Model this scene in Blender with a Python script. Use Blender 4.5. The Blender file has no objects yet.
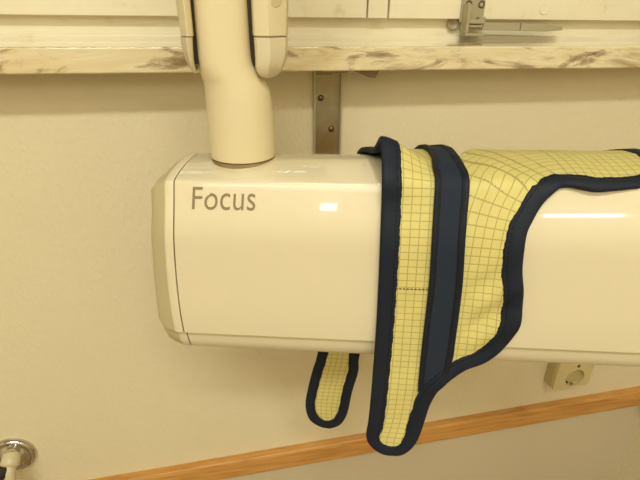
import bpy, bmesh, math, random
from mathutils import Vector, Matrix
V = Vector
# ------------------------------------------------------------------ camera
F_PX = 470.0
HOR = 226.0                       # horizon above image centre, px
pitch = math.atan2(HOR, F_PX); yaw = math.radians(11.25); roll = math.radians(0.64)
SILL_TOP = 1.0977
CAM = V((0.0, -0.66, 1.133))
_Fh = V((math.sin(yaw), math.cos(yaw), 0)); _R = V((math.cos(yaw), -math.sin(yaw), 0)); _Z = V((0, 0, 1))
_F = _Fh*math.cos(pitch) - _Z*math.sin(pitch)
_U = _Z*math.cos(pitch) + _Fh*math.sin(pitch)
CR = _R*math.cos(roll) + _U*math.sin(roll)
CU = _U*math.cos(roll) - _R*math.sin(roll)
CF = _F
# ------------------------------------------------------------------ tube head frame
AX = V((0.9591, -0.2819, 0.0266)).normalized()
AZ = (V((0, 0, 1)) - AX*AX.z).normalized()
AY = AZ.cross(AX)
ORG = V((-0.0504, -0.2418, 0.9964))
HH = 0.1560 
def H(x, y, z): return ORG + AX*x + AY*y + AZ*z
def face_y(z):                                   # the front face bulges very slightly
    if z >= 0: return 0.0
    if z > -0.03: return 0.32*z
    if z > -0.055: d = -z-0.03; return -0.0096 - 0.32*(d - d*d/0.05)
    if z < -0.12: return -0.0136 + 0.0025*((-z-0.12)/0.045)**2
    return -0.0136
def face_old(z):
    k = (z + 0.0825)/0.0825
    return -0.0035*(1 - k*k) if (abs(k) < 1 and z > -0.0825) else (-0.0035 if z <= -0.0825 else 0.0)
def fix(p):                                      # cloth measured against a flat face, carried onto the bowed one
    u, t = p
    if t <= 0: return p
    k = (0.40 + max(-0.0136, face_y(max(-t, -0.08))))/(0.40 + face_old(-t)); uc = (CAM-ORG).dot(AX)
    return (uc + (u-uc)*k, 0.134*(k-1) + t*k if t > 0.012 else t)
SEC_FRONT = [(face_y(z), z) for z in (-0.1575, -0.145, -0.130, -0.110, -0.090, -0.070, -0.058, -0.050, -0.044, -0.038, -0.032, -0.026, -0.020, -0.014)]
SEC_TOP = [(face_y(-0.008), -0.008), (face_y(-0.0045), -0.0045), (-0.0002, -0.0010), (0.0014, 0.0010), (0.0075, 0.0030), (0.020, 0.0055), (0.036, 0.0074), (0.056, 0.0082),
           (0.076, 0.0062), (0.094, 0.001), (0.108, -0.0065), (0.118, -0.022), (0.122, -0.045)]
# ------------------------------------------------------------------ where cloth lies: hang / front face / over the top / hang at the back
_path = [(-0.0136, -0.62), (-0.0136, -0.30), (-0.0136, -0.165), (-0.0136, -0.12), (-0.0136, -0.0825)] + SEC_FRONT[5:] + SEC_TOP + [(0.1225, -0.07), (0.1225, -0.30), (0.1225, -0.62)]
def _acc():
    L = [0.0]
    for a, b in zip(_path, _path[1:]): L.append(L[-1] + math.hypot(b[0]-a[0], b[1]-a[1]))
    i0 = _path.index(SEC_TOP[0]); z = L[i0] + 0.0
    return [z - l for l in L]                     # t > 0 down the front, t < 0 over the top and down the back
_T = _acc()
def path(t):
    for i in range(len(_T)-1):
        if _T[i] >= t >= _T[i+1]:
            k = (_T[i]-t)/(_T[i]-_T[i+1]); a, b = _path[i], _path[i+1]
            return a[0]+(b[0]-a[0])*k, a[1]+(b[1]-a[1])*k
    a = _path[-1]; return a
def drape(u, t, off=0.0):
    y, z = path(t); h = 0.006
    y0, z0 = path(t+h); y1, z1 = path(t-h)        # direction towards the back
    dy, dz = y1-y0, z1-z0; l = math.hypot(dy, dz)
    return H(u, y - dz/l*off, z + dy/l*off)
random.seed(7)
scn = bpy.context.scene
scn.view_settings.view_transform = 'Standard'
scn.view_settings.look = 'None'
COL = scn.collection
# ------------------------------------------------------------------ materials
def lin(c):
    return tuple(((v/255)/12.92 if v/255 <= 0.04045 else ((v/255+0.055)/1.055)**2.4) for v in c) + (1.0,)
def mat(name, rgb, rough=0.5, metal=0.0, spec=0.5, coat=0.0):
    m = bpy.data.materials.new(name); m.use_nodes = True
    b = m.node_tree.nodes['Principled BSDF']
    b.inputs['Base Color'].default_value = lin(rgb); b.inputs['Roughness'].default_value = rough
    b.inputs['Metallic'].default_value = metal; b.inputs['Specular IOR Level'].default_value = spec
    b.inputs['Coat Weight'].default_value = coat
    return m
class NT:
    def __init__(s, m): s.t = m.node_tree; s.b = s.t.nodes['Principled BSDF']
    def n(s, typ, **kw):
        nd = s.t.nodes.new(typ)
        for k, v in kw.items():
            if k.startswith('_'): nd.inputs[k[1:].replace('_', ' ')].default_value = v
            else: setattr(nd, k, v)
        return nd
    def l(s, a, b): s.t.links.new(a, b)
    def math(s, op, a, b=None, c=None):
        nd = s.t.nodes.new('ShaderNodeMath'); nd.operation = op
        for i, v in enumerate((a, b, c)):
            if v is None: continue
            if isinstance(v, (int, float)): nd.inputs[i].default_value = v
            else: s.l(v, nd.inputs[i])
        return nd.outputs[0]
    def mix(s, f, a, b):
        nd = s.t.nodes.new('ShaderNodeMix'); nd.data_type = 'RGBA'
        if isinstance(f, (int, float)): nd.inputs[0].default_value = f
        else: s.l(f, nd.inputs[0])
        for i, v in ((6, a), (7, b)):
            if isinstance(v, tuple): nd.inputs[i].default_value = v
            else: s.l(v, nd.inputs[i])
        return nd.outputs[2]
    def ramp(s, f, stops):
        nd = s.t.nodes.new('ShaderNodeValToRGB'); e = nd.color_ramp.elements
        while len(e) < len(stops): e.new(0.5)
        for el, (p, c) in zip(e, stops): el.position = p; el.color = c
        s.l(f, nd.inputs[0]); return nd.outputs[0]
    def bump(s, h, strength, dist):
        nd = s.n('ShaderNodeBump'); nd.inputs['Strength'].default_value = strength; nd.inputs['Distance'].default_value = dist
        s.l(h, nd.inputs['Height']); s.l(nd.outputs[0], s.b.inputs['Normal'])
def wall_material(name, rgb, bumpy=1.0, rough=0.42):
    m = mat(name, rgb, rough); k = NT(m)
    co = k.n('ShaderNodeTexCoord').outputs['Object']
    mp = k.n('ShaderNodeMapping'); mp.inputs['Rotation'].default_value = (0, 0.5, 0); mp.inputs['Scale'].default_value = (1.0, 1.0, 0.55); k.l(co, mp.inputs[0])
    a = k.n('ShaderNodeTexNoise', _Scale=300.0, _Detail=2.0); k.l(mp.outputs[0], a.inputs['Vector'])
    v = k.n('ShaderNodeTexVoronoi', _Scale=210.0); k.l(mp.outputs[0], v.inputs['Vector'])
    h = k.math('ADD', a.outputs[0], k.math('MULTIPLY', v.outputs['Distance'], 0.8))
    k.bump(h, 0.45*bumpy, 0.0014)
    big = k.n('ShaderNodeTexNoise', _Scale=2.2, _Detail=4.0); k.l(co, big.inputs['Vector'])
    d = tuple(x*0.93 for x in lin(rgb)[:3]) + (1.0,)
    k.l(k.mix(big.outputs[0], d, tuple(min(1, x*1.05) for x in lin(rgb)[:3]) + (1.0,)), k.b.inputs['Base Color'])
    return m
M = {}
M['wall'] = wall_material('cream textured wall paint', (228, 215, 182))
M['wall_low'] = wall_material('grey beige wall paint', (205, 190, 160), 0.35)
M['ceiling'] = mat('matt ceiling paint', (232, 224, 200), 0.9)
M['floor'] = mat('beige linoleum', (150, 130, 100), 0.5)
M['paint'] = mat('white gloss window paint', (232, 220, 186), 0.28)
k = NT(M['paint']); nz = k.n('ShaderNodeTexNoise', _Scale=30.0, _Detail=6.0); k.l(k.n('ShaderNodeTexCoord').outputs['Object'], nz.inputs['Vector'])
k.l(k.ramp(nz.outputs[0], [(0.24, lin((228, 214, 180))), (0.36, lin((243, 233, 204))), (0.8, lin((246, 237, 210)))]), k.b.inputs['Base Color'])
M['glass'] = mat('window glass', (240, 245, 240), 0.02); M['glass'].node_tree.nodes['Principled BSDF'].inputs['Transmission Weight'].default_value = 1.0
M['plastic'] = mat('glossy cream enamel', (230, 218, 186), 0.20, coat=1.0)
M['plastic'].node_tree.nodes['Principled BSDF'].inputs['Coat Roughness'].default_value = 0.035
M['cap'] = mat('satin cream cap plastic with painted shade', (200, 186, 146), 0.38)  # darker than the rim: the dome's shading is put into this colour
M['trim'] = mat('satin cream lower trim plastic', (228, 216, 184), 0.34)
M['arm'] = mat('satin cream arm casting', (226, 211, 172), 0.40)
M['arm_cap'] = mat('greyer cream arm tip', (220, 207, 176), 0.34)
M['seam'] = mat('dark seam', (104, 90, 62), 0.7)
M['letter'] = mat('grey brown printed lettering', (142, 122, 92), 0.5)
M['steel'] = mat('brushed steel', (150, 138, 112), 0.36, 0.65)
M['steel_light'] = mat('bright steel edge', (190, 184, 160), 0.35, 0.45)  # lighter steel for the flanges and the bend
M['screw'] = mat('brownish screw metal', (120, 100, 80), 0.35, 0.9)
k = NT(M['steel']); nz = k.n('ShaderNodeTexNoise', _Scale=14.0, _Detail=5.0)
k.l(k.n('ShaderNodeTexCoord').outputs['Object'], nz.inputs['Vector'])
k.l(k.ramp(nz.outputs[0], [(0.3, lin((150, 122, 76))), (0.55, lin((178, 164, 132))), (0.75, lin((205, 200, 184)))]), k.b.inputs['Base Color'])
M['chrome'] = mat('chrome', (205, 200, 190), 0.09, 1.0)
M['grey_plastic'] = mat('grey white fitting metal', (176, 165, 134), 0.36)
M['tube'] = mat('off white pipe sleeve', (205, 192, 158), 0.4)
M['dark'] = mat('black brown rubber and gap shade', (44, 30, 18), 0.6)
M['socket'] = mat('old cream socket plastic', (208, 192, 142), 0.35)
M['socket_side'] = mat('darker olive cream box plastic', (190, 174, 120), 0.4)  # box behind the faceplate, a darker olive cream
# marble
M['marble'] = mat('polished veined marble', (220, 198, 150), 0.06, coat=1.0); k = NT(M['marble'])
co = k.n('ShaderNodeTexCoord').outputs['Object']
mp = k.n('ShaderNodeMapping'); mp.inputs['Scale'].default_value = (5.0, 5.0, 26.0); mp.inputs['Location'].default_value = (1.7, 0.4, 3.1); k.l(co, mp.inputs[0])
n1 = k.n('ShaderNodeTexNoise', _Scale=1.0, _Detail=7.0, _Roughness=0.62, _Distortion=1.4); k.l(mp.outputs[0], n1.inputs['Vector'])
mp2 = k.n('ShaderNodeMapping'); mp2.inputs['Scale'].default_value = (5.5, 5.5, 24.0); mp2.inputs['Rotation'].default_value = (0, 0.0, 0); mp2.inputs['Location'].default_value = (0.35, 0, 0); k.l(co, mp2.inputs[0])
n2 = k.n('ShaderNodeTexNoise', _Scale=1.5, _Detail=5.0, _Roughness=0.62, _Distortion=0.7); k.l(mp2.outputs[0], n2.inputs['Vector'])
base = k.ramp(n1.outputs[0], [(0.28, lin((196, 168, 118))), (0.45, lin((224, 204, 160))), (0.60, lin((238, 224, 188))), (0.8, lin((214, 188, 138)))])
vein = k.ramp(n2.outputs[0], [(0.30, (1, 1, 1, 1)), (0.41, (.6, .6, .6, 1)), (0.47, (0, 0, 0, 1)), (0.56, (0, 0, 0, 1)), (0.68, (0.55, 0.5, 0.5, 1))])
k.l(k.mix(vein, base, lin((112, 78, 38))), k.b.inputs['Base Color'])
# wood
M['wood'] = mat('varnished oak', (196, 142, 72), 0.4); k = NT(M['wood'])
co = k.n('ShaderNodeTexCoord').outputs['Object']
mp = k.n('ShaderNodeMapping'); mp.inputs['Scale'].default_value = (9.0, 60.0, 150.0); k.l(co, mp.inputs[0])
n1 = k.n('ShaderNodeTexNoise', _Scale=1.0, _Detail=7.0, _Roughness=0.6, _Distortion=0.6); k.l(mp.outputs[0], n1.inputs['Vector'])
k.l(k.ramp(n1.outputs[0], [(0.3, lin((172, 118, 54))), (0.5, lin((198, 143, 74))), (0.72, lin((210, 160, 92)))]), k.b.inputs['Base Color'])
k.bump(n1.outputs[0], 0.15, 0.0006)
# yellow gridded cloth (UV in metres on the cloth)
M['cloth'] = mat('yellow coated cloth with fine grid', (222, 204, 112), 0.5, spec=0.35); k = NT(M['cloth'])
uv = k.n('ShaderNodeUVMap').outputs[0]; sp = k.n('ShaderNodeSeparateXYZ'); k.l(uv, sp.inputs[0])
def gridline(axis, p, w):
    fr = k.math('FRACT', k.math('DIVIDE', sp.outputs[axis], p))
    return k.math('LESS_THAN', k.math('ABSOLUTE', k.math('SUBTRACT', fr, 0.5)), w)
g = k.math('MAXIMUM', gridline(0, 0.0077, 0.05), gridline(1, 0.0070, 0.055))
fine = k.n('ShaderNodeTexNoise', _Scale=60.0, _Detail=3.0); k.l(uv, fine.inputs['Vector'])
yc = k.mix(fine.outputs[0], lin((212, 199, 122)), lin((224, 212, 138)))
k.l(k.mix(k.math('MULTIPLY', g, 0.52), yc, lin((128, 106, 44))), k.b.inputs['Base Color'])
wv = k.n('ShaderNodeTexNoise', _Scale=26.0, _Detail=2.0); k.l(uv, wv.inputs['Vector'])
k.bump(k.math('SUBTRACT', wv.outputs[0], k.math('MULTIPLY', g, 0.10)), 0.35, 0.004)
# navy binding tape with stitches (UV: x along, y across 0..1)
def navy(name, rgb, rough, stitch):
    m = mat(name, rgb, rough, spec=0.25); k = NT(m)
    uv = k.n('ShaderNodeUVMap').outputs[0]; sp = k.n('ShaderNodeSeparateXYZ'); k.l(uv, sp.inputs[0])
    wv = k.n('ShaderNodeTexNoise', _Scale=900.0, _Detail=2.0); k.l(k.n('ShaderNodeTexCoord').outputs['Object'], wv.inputs['Vector'])
    c0 = k.mix(wv.outputs[0], tuple(x*0.8 for x in lin(rgb)[:3]) + (1,), tuple(x*1.2 for x in lin(rgb)[:3]) + (1,))
    if stitch:
        a = k.math('LESS_THAN', k.math('ABSOLUTE', k.math('SUBTRACT', sp.outputs[1], 0.78)), 0.035)
        b = k.math('LESS_THAN', k.math('FRACT', k.math('DIVIDE', sp.outputs[0], 0.0042)), 0.55)
        st = k.math('MULTIPLY', a, b)
        c0 = k.mix(st, c0, lin((14, 15, 20)))
        k.bump(k.math('SUBTRACT', k.math('MULTIPLY', wv.outputs[0], 0.2), st), 0.5, 0.0006)
    else: k.bump(wv.outputs[0], 0.2, 0.0004)
    k.l(c0, k.b.inputs['Base Color'])
    return m
M['binding'] = navy('navy binding tape', (28, 34, 48), 0.62, True)
M['velcro'] = navy('navy loop strip', (38, 46, 61), 0.8, False)
M['edge'] = navy('dark navy edging', (27, 31, 42), 0.6, True)
M['thread'] = mat('dark brown thread', (60, 48, 22), 0.7)
M['lamp'] = mat('lamp diffuser', (250, 245, 230), 0.4)
# ------------------------------------------------------------------ builders
def link(o, parent=None):
    COL.objects.link(o)
    if parent is not None: o.parent = parent
    return o
def root_of(p):
    off = V((0, 0, 0))
    while p is not None: off += p.location; p = p.parent
    return off
def mesh(name, vs, fs, m, parent=None, smooth=False, uvs=None, bevel=0.0, seg=3, loc=None, auto=None, recalc=True):
    """vs are world positions; parts are re-expressed relative to their thing"""
    off = root_of(parent) if parent is not None else V(loc or (0, 0, 0))
    me = bpy.data.meshes.new(name)
    me.from_pydata([tuple(V(v) - off) for v in vs], [], fs); me.update()
    if uvs:
        lay = me.uv_layers.new(name='UVMap')
        for lp in me.loops: lay.data[lp.index].uv = uvs[lp.vertex_index]
    if recalc:
        bm = bmesh.new(); bm.from_mesh(me); bmesh.ops.recalc_face_normals(bm, faces=bm.faces); bm.to_mesh(me); bm.free()
    if smooth:
        for p in me.polygons: p.use_smooth = True
    me.materials.append(m)
    o = link(bpy.data.objects.new(name, me), parent)
    if parent is None: o.location = off
    if bevel:
        b = o.modifiers.new('Bevel', 'BEVEL'); b.width = bevel; b.segments = seg; b.limit_method = 'ANGLE'; b.angle_limit = math.radians(40)
        for p in me.polygons: p.use_smooth = True
        w = o.modifiers.new('WN', 'WEIGHTED_NORMAL'); w.keep_sharp = True
    if auto:
        me.set_sharp_from_angle(angle=math.radians(auto))
    return o
def boxes(name, bl, m, parent=None, bevel=0.0, seg=3, loc=None):
    vs, fs = [], []
    for x0, x1, y0, y1, z0, z1 in bl:
        n = len(vs)
        vs += [(x0,y0,z0),(x1,y0,z0),(x1,y1,z0),(x0,y1,z0),(x0,y0,z1),(x1,y0,z1),(x1,y1,z1),(x0,y1,z1)]
        fs += [[n+i for i in f] for f in ((0,3,2,1),(4,5,6,7),(0,1,5,4),(1,2,6,5),(2,3,7,6),(3,0,4,7))]
    if parent is None and loc is None:
        loc = ((bl[0][0]+bl[0][1])/2, (bl[0][2]+bl[0][3])/2, bl[0][4])
    return mesh(name, vs, fs, m, parent, bevel=bevel, seg=seg, loc=loc)
def loft(rings, cap=True):
    n = len(rings[0]); vs = [p for r in rings for p in r]; fs = []
    for i in range(len(rings)-1):
        for j in range(n):
            a, b = i*n+j, i*n+(j+1) % n
            fs.append([a, b, b+n, a+n])
    if cap: fs.append(list(range(n))[::-1]); fs.append([(len(rings)-1)*n+j for j in range(n)])
    return vs, fs
def frame(d):
    d = V(d).normalized(); a = V((0, 0, 1)) if abs(d.z) < 0.9 else V((1, 0, 0))
    x = d.cross(a).normalized(); return x, d.cross(x).normalized(), d
def lathe(c, d, prof, n=40):
    x, y, d = frame(d); rings = []
    for h, r in prof:
        rings.append([V(c) + d*h + (x*math.cos(2*math.pi*i/n) + y*math.sin(2*math.pi*i/n))*max(r, 1e-5) for i in range(n)])
    return loft(rings)
def tube(pts, r, n=16):
    rings = []
    pts = [V(p) for p in pts]; rr = r if isinstance(r, (list, tuple)) else [r]*len(pts)
    x = None
    for i, p in enumerate(pts):
        d = (pts[min(i+1, len(pts)-1)] - pts[max(i-1, 0)]).normalized()
        if x is None: x = frame(d)[0]
        x = (x - d*x.dot(d)).normalized(); y = d.cross(x)
        rings.append([p + (x*math.cos(2*math.pi*k/n) + y*math.sin(2*math.pi*k/n))*rr[i] for k in range(n)])
    return loft(rings)
def join(*vf):
    vs, fs = [], []
    for v, f in vf:
        n = len(vs); vs += list(v); fs += [[n+i for i in q] for q in f]
    return vs, fs
def empty(name, loc, label, cat, group=None):
    o = bpy.data.objects.new(name, None); o.empty_display_size = 0.05; link(o); o.location = loc
    o['label'] = label; o['category'] = cat
    if group: o['group'] = group
    return o
def struct(o): o['kind'] = 'structure'; return o
def cr(pts, n):
    """Catmull-Rom through pts, n samples per span"""
    out = []; P = [V((*p, 0)) if len(p) == 2 else V(p) for p in pts]
    for i in range(len(P)-1):
        a, b, c, d = P[max(i-1, 0)], P[i], P[i+1], P[min(i+2, len(P)-1)]
        for j in range(n):
            t = j/n
            out.append(0.5*((2*b) + (c-a)*t + (2*a-5*b+4*c-d)*t*t + (3*b-a-3*c+d)*t**3))
    out.append(P[-1]); return out
def resample(pts, n):
    L = [0]
    for a, b in zip(pts, pts[1:]): L.append(L[-1] + (b-a).length)
    out = []; j = 0
    for i in range(n):
        s = L[-1]*i/(n-1)
        while j < len(L)-2 and L[j+1] < s: j += 1
        k_ = (s-L[j])/max(1e-9, L[j+1]-L[j]); out.append(pts[j].lerp(pts[j+1], min(1, k_)))
    return out
# ------------------------------------------------------------------ the room
ST = SILL_TOP; SB = SILL_TOP - 0.0285
XL, XR, YB, ZT = -2.4, 0.90, -3.2, 2.70
WX0, WX1, WZ1 = -1.35, 0.80, 2.25             # window opening
RZ0, RZ1 = 0.326, 0.365                      # wooden rail
struct(boxes('wall_back', [(XL, XR, 0, 0.25, RZ0+0.015, SB), (XL, WX0, 0, 0.25, SB, ZT), (WX1, XR, 0, 0.25, SB, ZT), (WX0, WX1, 0, 0.25, WZ1, ZT)], M['wall'], loc=(0, 0, 0)))
struct(boxes('wall_back_lower', [(XL, XR, 0, 0.25, 0, RZ0+0.015)], M['wall_low'], loc=(0, 0, 0)))
struct(boxes('wall_right', [(XR, XR+0.1, YB, 0.25, 0, ZT)], M['wall'], loc=(XR, 0, 0)))
struct(boxes('wall_left', [(XL-0.1, XL, YB, 0.25, 0, ZT)], M['wall'], loc=(XL, 0, 0)))
struct(boxes('wall_front', [(XL, XR, YB-0.1, YB, 0, ZT)], M['wall'], loc=(0, YB, 0)))
struct(boxes('floor', [(XL-0.1, XR+0.1, YB-0.1, 0.25, -0.1, 0)], M['floor'], loc=(0, 0, 0)))
struct(boxes('ceiling', [(XL-0.1, XR+0.1, YB-0.1, 0.25, ZT, ZT+0.1)], M['ceiling'], loc=(0, 0, ZT)))
# ------------------------------------------------------------------ window
win = bpy.data.objects.new('window_1', None); link(win); win.location = (0, 0.13, ST); struct(win)
WY = 0.130; SY = 0.112
boxes('window_frame', [(WX0, WX1, WY, WY+0.06, ST, ST+0.050), (WX0, WX0+0.05, WY, WY+0.06, ST+0.05, WZ1), (WX1-0.05, WX1, WY, WY+0.06, ST+0.05, WZ1),
      (WX0, WX1, WY, WY+0.06, WZ1-0.05, WZ1), (0.196, 0.262, WY, WY+0.06, ST+0.05, WZ1)], M['paint'], win, bevel=0.002)
boxes('frame_bead', [(WX0+0.01, WX1-0.01, WY-0.009, WY, ST-0.002, ST+0.0055)], M['paint'], win, bevel=0.0015)
boxes('mullion_cover', [(0.2245, 0.2555, SY-0.002, WY, ST+0.030, WZ1-0.05)], M['paint'], win, bevel=0.0012)
def sash(x0, x1):
    z0, z1 = ST+0.030, WZ1-0.03; w = 0.075
    s = boxes('sash', [(x0, x1, SY, SY+0.04, z0, z0+w), (x0, x1, SY, SY+0.04, z1-w, z1), (x0, x0+w, SY, SY+0.04, z0+w, z1-w), (x1-w, x1, SY, SY+0.04, z0+w, z1-w)], M['paint'], win, bevel=0.0015)
    boxes('pane', [(x0+w-0.01, x1-w+0.01, SY+0.016, SY+0.021, z0+w-0.01, z1-w+0.01)], M['glass'], s)
sash(WX0+0.02, 0.2225); sash(0.2590, WX1-0.01)
# casement stay on the right sash: screwed plate with a folded foot and a rod
st = boxes('window_stay', [(0.370, 0.410, SY-0.0035, SY-0.0005, ST+0.026, ST+0.085)], M['grey_plastic'], win, bevel=0.001)
boxes('stay_foot', [(0.373, 0.378, SY-0.022, SY-0.001, ST+0.010, ST+0.052), (0.378, 0.404, SY-0.022, SY-0.016, ST+0.024, ST+0.030), (0.373, 0.406, SY-0.022, SY-0.003, ST+0.006, ST+0.010),
                  (0.398, 0.410, SY-0.012, SY-0.001, ST+0.022, ST+0.034)], M['grey_plastic'], st, bevel=0.0012)
for sx, sz in ((0.3815, 0.0515), (0.4035, 0.0515)):
    v, f = lathe((sx, SY-0.003, ST+sz), (0, -1, 0), [(0, 0.0058), (0.0012, 0.0058), (0.0016, 0.0046), (0.0004, 0.0028), (0.0004, 0.0)], 20); mesh('screw', v, f, M['screw'], st, smooth=True)
v, f = lathe((0.366, WY-0.001, ST+0.0225), (0, -1, 0), [(0, 0.009), (0.006, 0.009), (0.008, 0.0075), (0.006, 0.004), (0.006, 0.0)], 24); mesh('pivot_plug', v, f, M['grey_plastic'], st, smooth=True, auto=40)
def flat_rod(x0, x1, h0, h1, y0, y1, zc0, zc1):
    rings = []
    for x, h, zc in ((x0, h0, zc0), (x1, h1, zc1)):
        rings.append([V((x, y0, zc-h)), V((x, y1, zc-h)), V((x, y1, zc+h)), V((x, y0, zc+h))])
    return loft(rings)
v, f = join(flat_rod(0.404, 0.470, 0.0056, 0.0056, SY-0.016, SY-0.004, ST+0.0205, ST+0.0195), flat_rod(0.4715, 0.521, 0.0056, 0.0054, SY-0.016, SY-0.004, ST+0.0195, ST+0.0185),
            flat_rod(0.521, 0.549, 0.0052, 0.0030, SY-0.014, SY-0.005, ST+0.0185, ST+0.0180))
mesh('stay_rod', v, f, M['grey_plastic'], st, bevel=0.0008)
v, f = lathe((0.381, SY-0.010, ST+0.0205), (1, 0, 0), [(0, 0.0035), (0.012, 0.0048), (0.026, 0.0052)], 20); mesh('rod_socket', v, f, M['chrome'], st, smooth=True, auto=40)
st.location.x += 0.006
v, f = lathe((0.5235, SY-0.0005, ST+0.0465), (0, -1, 0), [(0, 0.0085), (0.0006, 0.0085), (0.0009, 0.0075), (0.0005, 0.006), (0.0005, 0)], 28); mesh('plug', v, f, M['paint'], win, smooth=True, auto=30)
# marble sill
o = boxes('window_sill', [(-2.2, XR-0.002, -0.060, 0.130, SB, ST)], M['marble'], bevel=0.0022)
o['label'] = 'polished cream marble window sill with brown veins under the white window'; o['category'] = 'window sill'
# ------------------------------------------------------------------ steel sill bracket
br = empty('sill_bracket', (0.139, 0, 0.86), 'brownish steel channel bracket screwed to the wall under the marble sill', 'bracket')
boxes('upright', [(0.1205, 0.1585, -0.0032, -0.0002, 0.86, SB-0.0005)], M['steel'], br, bevel=0.0008)
for x0 in (0.1190, 0.1565): boxes('flange', [(x0, x0+0.0026, -0.0085, -0.0004, 0.86, SB-0.0008)], M['steel_light'], br, bevel=0.0009)
mesh('bend', *loft([[V((x, -0.0030, SB-0.0105)), V((x, -0.0105, SB-0.0030)), V((x, -0.0085, SB-0.0010)), V((x, -0.0020, SB-0.0075))] for x in (0.1225, 0.1440)]), M['steel_light'], br)
boxes('arm', [(0.1215, 0.1560, -0.045, -0.003, SB-0.0035, SB-0.0003)], M['steel'], br, bevel=0.0008)
for sx, sz in ((0.1295, 1.0285), (0.1450, 0.9855)):
    v, f = lathe((sx, -0.003, sz), (0, -1, 0), [(0, 0.0042), (0.0012, 0.0042), (0.0026, 0.0026), (0.003, 0.0)], 20); mesh('screw', v, f, M['screw'], br, smooth=True)
tab = [(0.163, -0.050), (0.196, -0.052), (0.190, -0.036), (0.166, -0.020)]
tv = [(x, y, SB-0.0003) for x, y in tab] + [(0.163, -0.050, SB-0.001), (0.1905, -0.052, SB-0.0100), (0.1865, -0.036, SB-0.0100), (0.166, -0.020, SB-0.002)]
t_ = mesh('gusset', tv, [(0,1,2,3),(7,6,5,4),(0,4,5,1),(1,5,6,2),(2,6,7,3),(3,7,4,0)], M['screw'], br, bevel=0.0005)
# ------------------------------------------------------------------ oak rail, with its return on the right wall
rl = empty('wall_rail', (0, 0, RZ0), 'varnished oak rail running along the wall below the power socket', 'rail')
zc = lambda x: (x-0.16)*0.026
def rail_piece(name, pts_x, parent):
    rings = [[V((x, 0.001, RZ0-0.0015+zc(x))), V((x, -0.018, RZ0-0.0015+zc(x))), V((x, -0.018, RZ1-0.006+zc(x))), V((x, -0.014, RZ1+zc(x))), V((x, 0.001, RZ1+zc(x)))] for x in pts_x]
    v, f = loft(rings); return mesh(name, v, f, M['wood'], parent, bevel=0.0015)
rail_piece('rail_board', [XL+0.001, XR-0.0005], rl)
mesh('return_board', *loft([[V((XR+0.0005, y, RZ0+0.015)), V((XR-0.018, y, RZ0+0.015)), V((XR-0.018, y, RZ1+0.011)), V((XR-0.014, y, RZ1+0.017)), V((XR+0.0005, y, RZ1+0.017))] for y in (-0.0185, -1.2)]), M['wood'], rl, bevel=0.0015)
# ------------------------------------------------------------------ wall socket
so = empty('power_socket', (0.657, 0, 0.485), 'old cream surface mounted power socket on the wall above the oak rail', 'socket')
sx0, sx1, sz0, sz1 = 0.6145, 0.699, 0.4425, 0.527
boxes('back_box', [(sx0, sx1, -0.0225, 0, sz0, sz1)], M['socket_side'], so, bevel=0.002)
wc = (0.6590, 0.4690); R1 = 0.0205; NSEG = 48
vs, fs = [], []
# faceplate with a round hole: square ring to circle, then the well
sq = []
for i in range(NSEG):
    a = 2*math.pi*i/NSEG; dx, dz = math.cos(a), math.sin(a)
    tx = ((sx1-0.0008-wc[0]) if dx > 0 else (wc[0]-sx0-0.0008))/max(1e-6, abs(dx)); tz = ((sz1-0.0008-wc[1]) if dz > 0 else (wc[1]-sz0-0.0008))/max(1e-6, abs(dz))
    t = min(tx, tz); sq.append((wc[0]+dx*t, wc[1]+dz*t))
circ = lambda r: [(wc[0]+math.cos(2*math.pi*i/NSEG)*r, wc[1]+math.sin(2*math.pi*i/NSEG)*r) for i in range(NSEG)]
rings = [[V((x, -0.0225, z)) for x, z in sq], [V((x, -0.0297, z)) for x, z in sq], [V((wc[0]+(x-wc[0])*0.97, -0.0305, wc[1]+(z-wc[1])*0.97)) for x, z in sq],
         [V((x, -0.0305, z)) for x, z in circ(R1+0.0016)], [V((x, -0.0312, z)) for x, z in circ(R1+0.0012)], [V((x, -0.0312, z)) for x, z in circ(R1)]]
v, f = loft(rings, cap=False); mesh('faceplate', v, f, M['socket'], so, smooth=True, auto=30, recalc=False)
v, f = loft([[V((x, -0.0310, z)) for x, z in circ(R1)], [V((x, -0.0150, z)) for x, z in circ(R1-0.001)], [V((x, -0.0150, z)) for x, z in circ(0.0001)]], cap=False)
well = mesh('socket_well', v, f, M['socket'], so, smooth=True, auto=30, recalc=False)
for s in (-1, 1):
    v, f = lathe((wc[0]+s*0.0095, -0.0150, wc[1]), (0, -1, 0), [(0, 0.003), (0.0003, 0.003), (0.0003, 0)], 16); mesh('pin_hole', v, f, M['dark'], well)
    boxes('earth_clip', [(wc[0]-0.003, wc[0]+0.003, -0.0300, -0.0150, wc[1]+s*0.0192-0.0006, wc[1]+s*0.0192+0.0006)], M['steel'], so)
boxes('cable_notch', [(wc[0]-0.0200, wc[0]-0.0110, -0.0300, -0.0152, wc[1]-0.0155, wc[1]-0.0105)], M['dark'], so, bevel=0.002)
v, f = lathe((0.6600, -0.0304, 0.4985), (0, -1, 0), [(0, 0.0036), (0.0008, 0.0034), (0.0008, 0)], 18); mesh('screw', v, f, M['screw'], so)
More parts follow.
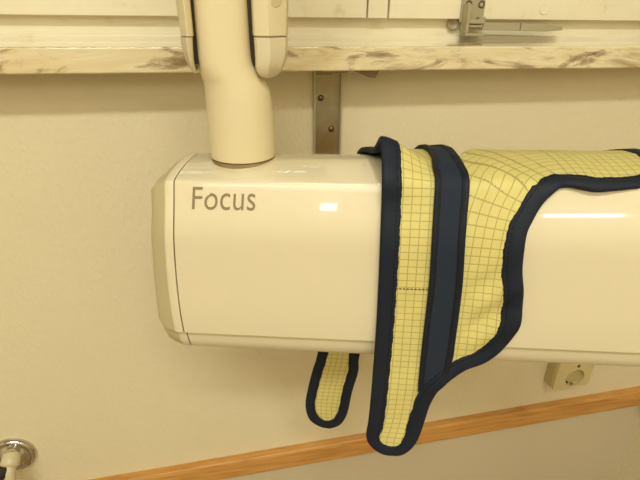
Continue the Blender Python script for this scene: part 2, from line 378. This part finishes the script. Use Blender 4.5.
# ------------------------------------------------------------------ chrome pipe fitting, bottom left
pf = empty('pipe_fitting', (-0.405, 0, 0.436), 'chrome wall rosette with a valve and off white pipe near the rail', 'pipe fitting')
v, f = lathe((-0.405, 0, 0.438), (0, -1, 0), [(0, 0.0355), (0.003, 0.0355), (0.007, 0.033), (0.0085, 0.0300), (0.0075, 0.0265), (0.008, 0.0250), (0.014, 0.019), (0.019, 0.0155), (0.021, 0.0)], 56); mesh('rosette', v, f, M['chrome'], pf, smooth=True, auto=50)
D_ = V((-0.003, 0, -0.007))
v, f = lathe(V((-0.397, -0.008, 0.460))+D_, (0.05, -0.9, 0.05), [(0, 0.0120), (0.008, 0.0120), (0.009, 0.0135), (0.013, 0.0135), (0.015, 0.0120)], 6); mesh('nut', v, f, M['chrome'], pf, bevel=0.001)
v, f = lathe(V((-0.3945, -0.018, 0.4630))+D_, (-0.03, -0.88, -0.47), [(0, 0.0125), (0.002, 0.0140), (0.018, 0.0140), (0.020, 0.0125), (0.022, 0.0100)], 36); mesh('coupling', v, f, M['tube'], pf, smooth=True, auto=40)
v, f = tube([V(p)+D_ for p in ((-0.3945, -0.030, 0.457), (-0.3950, -0.041, 0.447), (-0.3958, -0.045, 0.430), (-0.396, -0.046, 0.38), (-0.396, -0.046, 0.02))], [0.0092, 0.0092, 0.0088, 0.0088, 0.0088], 24); mesh('pipe', v, f, M['tube'], pf, smooth=True)
v, f = lathe(V((-0.4005, -0.038, 0.4510))+D_, (-0.75, -0.62, -0.10), [(-0.006, 0.0085), (0.003, 0.0105), (0.006, 0.0115), (0.016, 0.0115), (0.018, 0.0095), (0.0185, 0.0)], 28); mesh('valve_knob', v, f, M['dark'], pf, smooth=True, auto=40)
v, f = lathe(V((-0.4030, -0.044, 0.4310))+D_, (-0.6, -0.8, 0.1), [(-0.008, 0.0050), (0.006, 0.0062), (0.009, 0.0056), (0.010, 0.0)], 24); mesh('bleed_screw', v, f, M['chrome'], pf, smooth=True, auto=40)
pf.location += V((0.003, 0, 0.007))
# ------------------------------------------------------------------ dental x-ray unit: tube head, neck, fork
XLEN = 0.52
xr = empty('xray_unit', tuple(H(0.20, 0.05, -0.19)), 'large cream x-ray tube head hanging from its forked arm, a collar draped over it', 'x-ray machine')
def seam_x(z):
    k_ = min(1.0, max(0.0, -z/HH)); return -0.0135*(1-(1-k_)**2) + 0.0045*math.sin(min(1.0, max(0.0, -z/0.05))*math.pi/2)
front = [(face_y(z), z) for z in [-HH + (HH-0.012)*i/20 for i in range(21)]]
BOT = [(0.112, -0.164), (0.090, -0.180), (0.060, -0.1855), (0.034, -0.1885), (0.018, -0.1895), (0.0070, -0.1875), (-0.0005, -0.1810), (-0.0038, -0.1715), (-0.0058, -0.1618)]
sec_upper = front + cr(SEC_TOP, 3)[:0]
top = [(p.x, p.y) for p in cr(SEC_TOP, 4)]
BACK = [(0.123, -0.07), (0.1235, -0.11), (0.121, -0.145)]
upper = front + top + BACK                       # front bottom edge, over the top, down the back
lower = BOT                                      # back bottom to front, the trim
def xend(y, z):                                  # body ends on the slightly bowed seam
    return seam_x(z)
XS = [0.0, 0.03, 0.10, 0.2, 0.3, 0.4, XLEN]
def body_ring(sec, x, inset=0.0):
    out = []
    for y, z in sec:
        xx = x + seam_x(z)*max(0, 1-x/0.20)
        zs = max(-0.125, min(-0.055, z)); dv = V((y-0.058, z-zs)); L = dv.length
        if inset and L > 1e-6: dv = dv*max(0.0, (L-inset*(1 - 0.45*min(1, max(0, (-z-0.08)/0.09))*max(0, 1-inset/0.055)))/L)
        out.append(H(xx, 0.058+dv.x, zs+dv.y))
    return out
def strip(rings):
    n = len(rings[0]); vs = [p for r in rings for p in r]; fs = []
    for i in range(len(rings)-1):
        for j in range(n-1): fs.append([i*n+j, i*n+j+1, (i+1)*n+j+1, (i+1)*n+j])
    return vs, fs
ZB = (0.0022, -0.1660)
shell = [(0.000, -0.1575), (-0.0090, -0.1572)] + upper + [(0.115, -0.163)]
v, f = loft([body_ring(shell, 0.0006)] + [body_ring(shell, x) for x in XS[1:]], cap=True)
head = mesh('tube_head', v, f, M['plastic'], xr, smooth=True, auto=38, recalc=True)
under = [(0.1175, -0.158)] + BOT + [(-0.0062, -0.1583), (0.000, -0.153)]
v, f = loft([body_ring(under, 0.0006 + (0.0042 if False else 0))] + [body_ring(under, x) for x in XS[1:]], cap=True)
mesh('lower_trim', v, f, M['trim'], xr, smooth=True, auto=38)
full = [(-0.0066, -0.1581), (-0.0090, -0.1570)] + upper + BOT
v, f = loft([body_ring(full, 0.0008, 0.0012), body_ring(full, -0.0012, 0.0012)], cap=True)
mesh('seam_gasket', v, f, M['seam'], xr)
prof = [(-0.0008, 0.0003), (-0.0030, 0.0), (-0.0078, 0.0002), (-0.0093, 0.0012), (-0.0175, 0.0060), (-0.0245, 0.0120), (-0.0300, 0.0200), (-0.0335, 0.0300), (-0.0355, 0.0400), (-0.0365, 0.0510), (-0.0367, 0.0580)]
v, f = loft([body_ring(full, x, i) for x, i in prof[:4]] + [body_ring(full, -0.0092, 0.0040)], cap=True)
mesh('cap_rim', v, f, M['trim'], xr, smooth=True, auto=30)
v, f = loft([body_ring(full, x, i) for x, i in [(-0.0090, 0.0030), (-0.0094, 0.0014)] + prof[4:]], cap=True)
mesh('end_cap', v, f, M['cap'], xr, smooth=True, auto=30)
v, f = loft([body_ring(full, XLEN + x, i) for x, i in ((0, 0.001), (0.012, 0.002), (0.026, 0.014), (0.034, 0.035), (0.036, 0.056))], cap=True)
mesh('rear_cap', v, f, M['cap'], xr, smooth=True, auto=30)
# the word printed on the front face
fc = bpy.data.curves.new('lettering', 'FONT'); fc.body = 'Focus'; fc.size = 0.0262; fc.extrude = 0.00012; fc.space_character = 1.02; fc.offset = -0.0001
tmp = bpy.data.objects.new('tmp', fc); COL.objects.link(tmp); bpy.context.view_layer.update()
tm = bpy.data.meshes.new_from_object(tmp.evaluated_get(bpy.context.evaluated_depsgraph_get()))
bpy.data.objects.remove(tmp)
xs = [q.co.x for q in tm.vertices]; ys = [q.co.y for q in tm.vertices]
TW, TH = 0.0575, 0.0190
sxs = TW/(max(xs)-min(xs)); cap_h = max(ys); 
FW = 0.27*(max(xs)-min(xs))
def tv_(q):
    x = (q.co.x-min(xs)); y = q.co.y*TH/cap_h
    if x > FW: y *= 1.10 if y > 0 else 1.0
    z = -0.0228 + y
    return H(0.0172 + x*sxs + 0.07*(z+0.006), face_y(z) - 0.0003 - q.co.z, z + 0.0)
vs = [tv_(q) for q in tm.vertices]
lt = mesh('lettering', vs, [list(p.vertices) for p in tm.polygons], M['letter'], head)
lt['label'] = 'grey brown printed word on the front of the tube head'
# neck
def sring(cx, cy, hx, hy, z, e, n=40):
    out = []
    for i in range(n):
        a = 2*math.pi*i/n; c, s = math.cos(a), math.sin(a)
        out.append(V((cx + math.copysign(abs(c)**(2/e), c)*hx, cy + math.copysign(abs(s)**(2/e), s)*hy, z)))
    return out
NY = -0.206
NK = [(1.0088, .0132, .0306, .0306, 2), (1.0120, .0132, .0309, .0309, 2), (1.040, .0130, .0308, .0308, 2), (1.060, .0125, .0302, .0303, 2), (1.070, .0116, .0292, .0297, 2.1), (1.078, .0092, .0276, .0290, 2.2), (1.084, .0060, .0262, .0287, 2.4),
      (1.091, .0032, .0246, .0284, 2.7), (1.100, .0022, .0238, .028, 2.9), (1.120, .0020, .0234, .0275, 3.0), (1.150, .0020, .0230, .027, 3.0), (1.25, .0015, .0228, .0265, 3.0), (1.44, .001, .0228, .0265, 3.0)]
rings = []
for a, b in zip(NK, NK[1:]):
    for i in range(3):
        t = i/3; rings.append(sring(a[1]+(b[1]-a[1])*t, NY, a[2]+(b[2]-a[2])*t, a[3]+(b[3]-a[3])*t, a[0]+(b[0]-a[0])*t, a[4]+(b[4]-a[4])*t))
a = NK[-1]; rings.append(sring(a[1], NY, a[2], a[3], a[0], a[4]))
v, f = loft(rings); nk = mesh('neck', v, f, M['arm'], xr, smooth=True, auto=50)
sb = nk.modifiers.new('Smooth', 'CORRECTIVE_SMOOTH'); sb.iterations = 2; sb.use_pin_boundary = True
v, f = lathe((0.0132, NY, 0.998), (0, 0, 1), [(0, 0.0300), (0.0094, 0.0300), (0.0096, 0.0285), (0.0112, 0.0285), (0.0114, 0.0)], 48); mesh('swivel_ring', v, f, M['steel'], nk, smooth=True, auto=40)
# fork
def fork_ring(side, xi, xo, yf, z):
    """xi inner, xo outer edge; a facet ridge runs down the front"""
    w = xo-xi; yb = -0.172
    p = [(xi, yb), (xi, yf+0.004), (xi+0.06*w, yf+0.0012), (xi+0.36*w, yf-0.0022), (xi+0.42*w, yf-0.0022), (xi+0.90*w, yf+0.0065), (xo, yf+0.012), (xo, yb+0.01), (xi+0.85*w, yb)]
    return [V((x, y, z)) for x, y in p]
for side, xi, xo in ((1, 0.0268, 0.0576), (-1, -0.0218, -0.0332)):
    up = mesh('fork_arm', *loft([fork_ring(side, xi, xo - side*0.0012, -0.2375, 1.1157), fork_ring(side, xi, xo, -0.2375, 1.150), fork_ring(side, xi, xo, -0.2375, 1.44)]), M['arm'], xr, bevel=0.0012)
    if side > 0:
        steps = [(1.1150, .0006, .0010, 0), (1.106, .0009, .0014, 0), (1.098, .0010, .0024, .0005), (1.092, .0009, .0048, .0015), (1.0875, .0018, .0070, .0035), (1.0845, .0035, .0092, .006), (1.0825, .006, .0115, .009), (1.0817, .0085, .0135, .012)]
    else:
        steps = [(1.1150, .0008, .0004, 0), (1.106, .0014, .0012, 0), (1.098, .0017, .0028, .001), (1.0930, .0015, .0044, .003), (1.0895, .0010, .0062, .006), (1.0868, .0004, .0082, .010)]
    mesh('fork_tip', *loft([fork_ring(side, xi + side*a, xo - side*b, -0.2375 + c, z) for z, a, b, c in steps]), M['arm_cap'], up, smooth=True, auto=24)
    mesh('tip_seam', *loft([fork_ring(side, xi + side*0.0012, xo - side*0.0028, -0.2362, z) for z in (1.1140, 1.1170)]), M['seam'], up)
    if side > 0: arm_r = up
boxes('gap_shade_block', [(-0.0240, 0.0290, -0.222, -0.190, 1.0935, 1.436)], M['dark'], xr)  # dark block added behind the fork gaps to stand in for their shade
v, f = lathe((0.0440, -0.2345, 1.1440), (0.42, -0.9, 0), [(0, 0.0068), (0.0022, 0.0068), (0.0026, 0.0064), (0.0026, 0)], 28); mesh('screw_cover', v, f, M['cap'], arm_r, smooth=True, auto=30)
boxes('fork_crown', [(-0.036, 0.058, -0.240, -0.170, 1.438, 1.50)], M['arm'], xr, bevel=0.012, seg=5)
v, f = lathe((0.010, NY, 1.49), (0, 0, 1), [(0, 0.028), (ZT-1.49-0.02, 0.028), (ZT-1.49-0.018, 0.07), (ZT-1.49, 0.07)], 40); mesh('ceiling_column', v, f, M['arm'], xr, smooth=True, auto=40)
# ------------------------------------------------------------------ thyroid collar
tc = empty('lead_collar', tuple(H(0.25, 0.03, 0.012)), 'yellow gridded lead collar with navy binding draped over the x-ray head', 'lead collar')
def gauss(x, s): return math.exp(-(x/s)**2)
def base_off(u, t):
    o_ = 0.0046
    o_ += 0.0260*math.exp(-((t+0.031)/0.022)**2)*(1/(1+math.exp((u-0.209)/0.009)))          # the strap stands up as it folds over the top edge
    if u > 0.262 and t > -0.14:
        o_ += 0.0017*math.sin(62*(u-0.262)/(0.5+6*abs(t+0.07)))*gauss(t+0.025, 0.035)*gauss(u-0.272, 0.022)   # gathers under the loop strip
        o_ += 0.0022*math.sin((u*0.75+t)*150)*gauss(t-0.115, 0.055)*min(1, (u-0.262)/0.012)
        o_ += 0.0060*max(0, (u-0.285)/0.03)*gauss(t-0.095, 0.07)*(1 if u < 0.33 else 0)                       # free edge lifts a little
        o_ += 0.0010*math.sin(u*95)*gauss(t+0.03, 0.05)
    if t > 0.165: o_ += 0.0012*math.sin(t*60+u*40)*min(1, (t-0.165)/0.03)
    return o_
def surf(u, t, extra=0.0): return drape(u, t, base_off(u, t) + extra)
REF = [(.430, -.010), (.3839, -.010), (.3452, -.0095), (.332, -.008), (.320, -.001), (.3110, .010), (.3055, .028), (.3035, .055), (.3035, .10), (.3035, .16), (.3035, .24)]
_ref = resample(cr(REF, 12), 160)
def fan_uv(q):
    best = None; s = 0.0
    for a, c in zip(_ref, _ref[1:]):
        d = c-a; L = d.length; k_ = max(0.0, min(1.0, (q-a).dot(d)/(L*L))); r = (q-(a+d*k_))
        if best is None or r.length < best[0]: best = (r.length, s+k_*L, math.copysign(r.length, r.x*d.y - r.y*d.x))
        s += L
    s, e = best[1], best[2]
    return (e + 0.5, s*1.0 + 0.5)
def cloth_patch(name, A, B, n, mcount, m, extra=0.0, uvmode='strip', ulen=None, thick=0.0018):
    """A and B: matching edge curves in (u, t)"""
    vs, fs, uvs = [], [], []
    acc = [0.0]; mid = [surf(((a+c)/2).x, ((a+c)/2).y) for a, c in zip(A, B)]
    for i in range(1, n): acc.append(acc[-1] + (mid[i]-mid[i-1]).length)
    for i in range(n):
        w = (B[i]-A[i]).length
        for j in range(mcount):
            q = A[i].lerp(B[i], j/(mcount-1)); vs.append(surf(q.x, q.y, extra))
            if uvmode == 'strip': uvs.append(((j/(mcount-1)-0.5)*w + 0.1, acc[i] + 1.0))
            else:  uvs.append(fan_uv(q))
    for i in range(n-1):
        for j in range(mcount-1): fs.append([i*mcount+j, i*mcount+j+1, (i+1)*mcount+j+1, (i+1)*mcount+j])
    o = mesh(name, vs, fs, m, tc, smooth=True, uvs=uvs)
    sd = o.modifiers.new('Thick', 'SOLIDIFY'); sd.thickness = thick; sd.offset = 0.0
    return o
TIPZ = 0.300
LEFT = [(.1185, -.534), (.1030, -.505), (.1060, -.4725), (.1135, -.4352), (.1216, -.4048), (.136, -.30), (.148, -.20), (.166, -.13), (.1765, -.080), (.185, -.045), (.1883, -.022), (.1888, 0.0), (.1893, .04), (.1900, .149), (.1890, .213), (.1880, .259), (.1870, .285), (.195, .298)]
RIGHT = [(.136, -.534), (.148, -.505), (.1535, -.4725), (.1605, -.4352), (.1625, -.4048), (.174, -.30), (.198, -.20), (.219, -.13), (.229, -.080), (.2335, -.045), (.236, -.022), (.238, 0.0), (.239, .04), (.2385, .149), (.2370, .213), (.2320, .259), (.2240, .285), (.214, .298)]
def aligned(A, B, n):
    a = cr(A, 12); b = cr(B, 12)
    idx = [i*(len(a)-1)/(n-1) for i in range(n)]
    g_ = lambda c, x: c[int(x)].lerp(c[min(len(c)-1, int(x)+1)], x-int(x))
    return [g_(a, x) for x in idx], [g_(b, x) for x in idx]
LEFT = [fix(p) for p in LEFT]; RIGHT = [fix(p) for p in RIGHT]
A, B = aligned(LEFT, RIGHT, 230)
cloth_patch('strap', A, B, 230, 12, M['cloth'])
OUT = [(.414, -.036), (.402, -.014), (.3839, -.011), (.3738, -.0095), (.3583, -.008), (.3452, -.0095), (.332, -.010), (.320, -.004), (.3110, .0045), (.3055, .0205), (.3030, .0369), (.3048, .0667), (.3095, .0987), (.3095, .129), (.3005, .149), (.287, .1655), (.270, .1755), (.256, .187), (.245, .200)]
INN = [(.417, -.052), (.418, -.085), (.400, -.108), (.370, -.105), (.350, -.108), (.330, -.110), (.310, -.108), (.290, -.100), (.272, -.085), (.260, -.065), (.252, -.040), (.250, -.005), (.250, .030), (.250, .070), (.249, .100), (.246, .125), (.242, .145), (.238, .170), (.236, .190)]
OUT = [fix(p) for p in OUT]; INN = [fix(p) for p in INN]
A, B = aligned(OUT, INN, 200)
cloth_patch('shoulder_panel', A, B, 200, 48, M['cloth'], uvmode='fan', ulen=0.068)
# navy loop strip
CL = [(.212, -.15), (.222, -.11), (.2275, -.075), (.2288, -.045), (.2272, -.022), (.2281, -.008), (.2291, .0378), (.2303, .0844), (.2294, .1547), (.2291, .2030), (.2293, .210)]
CRr = [(.228, -.15), (.236, -.11), (.249, -.075), (.2525, -.045), (.2545, -.0231), (.2558, -.0083), (.2569, .037), (.2595, .0833), (.2597, .1352), (.2588, .1727), (.2450, .1990)]
CL = [fix(p) for p in CL]; CRr = [fix(p) for p in CRr]
A, B = aligned(CL, CRr, 140)
loop = cloth_patch('loop_strip', A, B, 140, 10, M['velcro'], extra=0.0032, thick=0.0022)
def ribbon(name, pts, W, m, closed=False, parent=None, extra=0.0, hgt=0.0024, flip=1, n=None, wob=0.0, wfun=None):
    P = cr(pts + ([pts[0]] if closed else []), 10)
    L = sum((b-a).length for a, b in zip(P, P[1:])); n = n or int(L/0.0022)
    P = resample(P, n)
    if closed: P = P[:-1]; n -= 1
    prof = [(0.0, -0.0026), (-0.05, -0.0005), (-0.02, hgt*0.7), (0.08, hgt), (0.30, hgt*1.08), (0.55, hgt*0.95), (0.74, hgt*0.80), (0.78, hgt*0.62), (0.83, hgt*0.80), (0.95, hgt*0.65), (1.0, hgt*0.2), (1.0, -0.0014), (0.96, -0.0024), (0.5, -0.0030), (0.05, -0.0032), (-0.03, -0.0030)]
    vs, fs, uvs = [], [], []; s = 0.0; k_ = len(prof)
    for i, p in enumerate(P):
        a = P[(i-2) % n] if closed else P[max(0, i-2)]; b = P[(i+2) % n] if closed else P[min(n-1, i+2)]
        d = (b-a).normalized(); nrm = V((-d.y, d.x, 0))*flip
        wl = W if wfun is None else wfun(p)
        for w, h in prof:
            ww = wl*w + (wob*math.sin(s*1100)*0.6 + wob*math.sin(s*310+1)*0.7)*(w > 0.9)
            q = p + nrm*ww; bo = base_off(*(p + nrm*wl*max(0, min(1, w))).xy)
            vs.append(drape(q.x, q.y, bo + (extra(q) if callable(extra) else extra) + h)); uvs.append((s, w))
        s += 0.0022
    for i in range(n if closed else n-1):
        for j in range(k_-1):
            a = i*k_+j; b = ((i+1) % n)*k_+j; fs.append([a, a+1, b+1, b])
    return mesh(name, vs, fs, m, parent or tc, smooth=True, uvs=uvs)
OUTLINE = [(.1272, -.5428), (.1122, -.540), (.0973, -.527), (.0920, -.5016), (.0958, -.4725), (.1039, -.4352), (.1116, -.4048), (.124, -.33), (.136, -.25), (.153, -.17), (.162, -.115), (.1725, -.075), (.1805, -.045), (.1835, -.022), (.1848, 0.0),
           (.1852, .0403), (.1853, .09), (.1847, .1487), (.1828, .2131), (.1809, .2586), (.1790, .2830), (.1838, .2955), (.1950, .3050), (.2070, .3068), (.2189, .3042), (.2292, .2922), (.2355, .2750), (.2400, .2500), (.2430, .2280), (.2475, .2090), (.2530, .2005),
           (.2603, .1917), (.2737, .1805), (.2908, .1706), (.3053, .1527), (.3135, .1309), (.3142, .0987), (.3088, .0667), (.3069, .0369), (.3102, .0205), (.3164, .0040), (.3255, -.0052), (.3342, -.0080), (.3452, -.0067), (.3583, -.0050), (.3738, -.0063), (.3839, -.0075), (.3950, -.0095),
           (.4080, -.018), (.4165, -.034), (.4230, -.052), (.4270, -.080), (.416, -.112), (.360, -.128), (.32, -.135), (.275, -.132), (.250, -.145), (.232, -.180), (.212, -.24), (.183, -.32), (.1680, -.4047), (.167, -.4311), (.1591, -.468), (.1523, -.5106), (.1422, -.5334)]
OUTLINE = [fix(p) for p in OUTLINE]
def wfun(p):
    u, t = p.x, p.y
    w = 0.0160
    if t < -0.2: w = 0.0135
    if t > 0.27: w = 0.0125
    if u > 0.325: w = 0.0095 if t > -0.05 else 0.014
    elif u > 0.29 and t < 0.03: w = 0.0145
    elif 0.245 < u and t > 0.15: w = 0.0140
    if 0.255 < u < 0.42 and t < -0.045: w = 0.010
    return w
def wf_s(p): return sum(wfun(p + V((a*0.006, b_*0.006, 0))) for a in (-1, 0, 1) for b_ in (-2, -1, 0, 1, 2))/15
ribbon('binding', OUTLINE, 0.016, M['binding'], closed=True, extra=lambda p: 0.0004 + 0.0046*gauss(p.x-0.243, 0.022)*gauss(p.y-0.19, 0.03), flip=-1, wob=0.0004, wfun=wf_s)
ribbon('loop_strip_edging', CL[:-1], 0.0050, M['edge'], parent=loop, extra=0.0040, hgt=0.0016, flip=-1)
ribbon('loop_strip_edging', CRr[:-1] + [(.2520, .1890)], 0.0060, M['edge'], parent=loop, extra=0.0040, hgt=0.0016, flip=1)
# one row of brown thread across the front strap
vs, fs = [], []
for i in range(9):
    u0 = 0.1995 + i*0.0034
    for du, dt, h in ((0, -.0003, .0006), (.0021, -.0003, .0006), (.0021, .0004, .0006), (0, .0004, .0006), (0, -.0003, .0016), (.0021, -.0003, .0016), (.0021, .0004, .0016), (0, .0004, .0016)):
        vs.append(surf(u0+du, 0.0845+dt, h))
    n = i*8; fs += [[n+q for q in f_] for f_ in ((0,3,2,1),(4,5,6,7),(0,1,5,4),(1,2,6,5),(2,3,7,6),(3,0,4,7))]
mesh('stitching', vs, fs, M['thread'], tc)
# ------------------------------------------------------------------ lights, camera, world
def area(name, loc, sx, sy, power, col, rot):
    l = bpy.data.lights.new(name, 'AREA'); l.shape = 'RECTANGLE'; l.size = sx; l.size_y = sy; l.energy = power; l.color = col
    o = bpy.data.objects.new(name, l); COL.objects.link(o); o.location = loc; o.rotation_euler = rot
    return o
WARM = (0.94, 0.95, 0.84)
area('ceiling_light', (-0.30, -1.75, ZT-0.05), 1.25, 0.20, 41, WARM, (0, 0, 0))
area('ceiling_light', (0.55, -2.35, ZT-0.05), 0.25, 0.25, 8, WARM, (0, 0, 0))
area('room_bounce_light', (-0.9, -3.0, 2.2), 2.2, 0.7, 16, WARM, (math.radians(72), 0, math.radians(-14)))
area('highlight_panel', (-1.04, -3.17, 1.73), 0.13, 0.06, 0.7, WARM, (math.radians(90), 0, 0))  # unseen light added to put the spot highlight on the tube head
area('highlight_panel', (0.665, -3.17, 1.628), 0.45, 0.026, 0.9, WARM, (math.radians(90), 0, 0))  # unseen strip added for the long highlight at the head's right
w = bpy.data.worlds.new('World'); scn.world = w; w.use_nodes = True
w.node_tree.nodes['Background'].inputs[0].default_value = (0.9, 0.75, 0.5, 1); w.node_tree.nodes['Background'].inputs[1].default_value = 0.15
cd = bpy.data.cameras.new('camera'); cam = bpy.data.objects.new('camera', cd); COL.objects.link(cam)
cd.sensor_fit = 'HORIZONTAL'; cd.sensor_width = 36.0; cd.lens = F_PX/640*36.0; cd.clip_start = 0.02
cam.matrix_world = Matrix(((CR.x, CU.x, -CF.x, CAM.x), (CR.y, CU.y, -CF.y, CAM.y), (CR.z, CU.z, -CF.z, CAM.z), (0, 0, 0, 1)))
scn.camera = cam
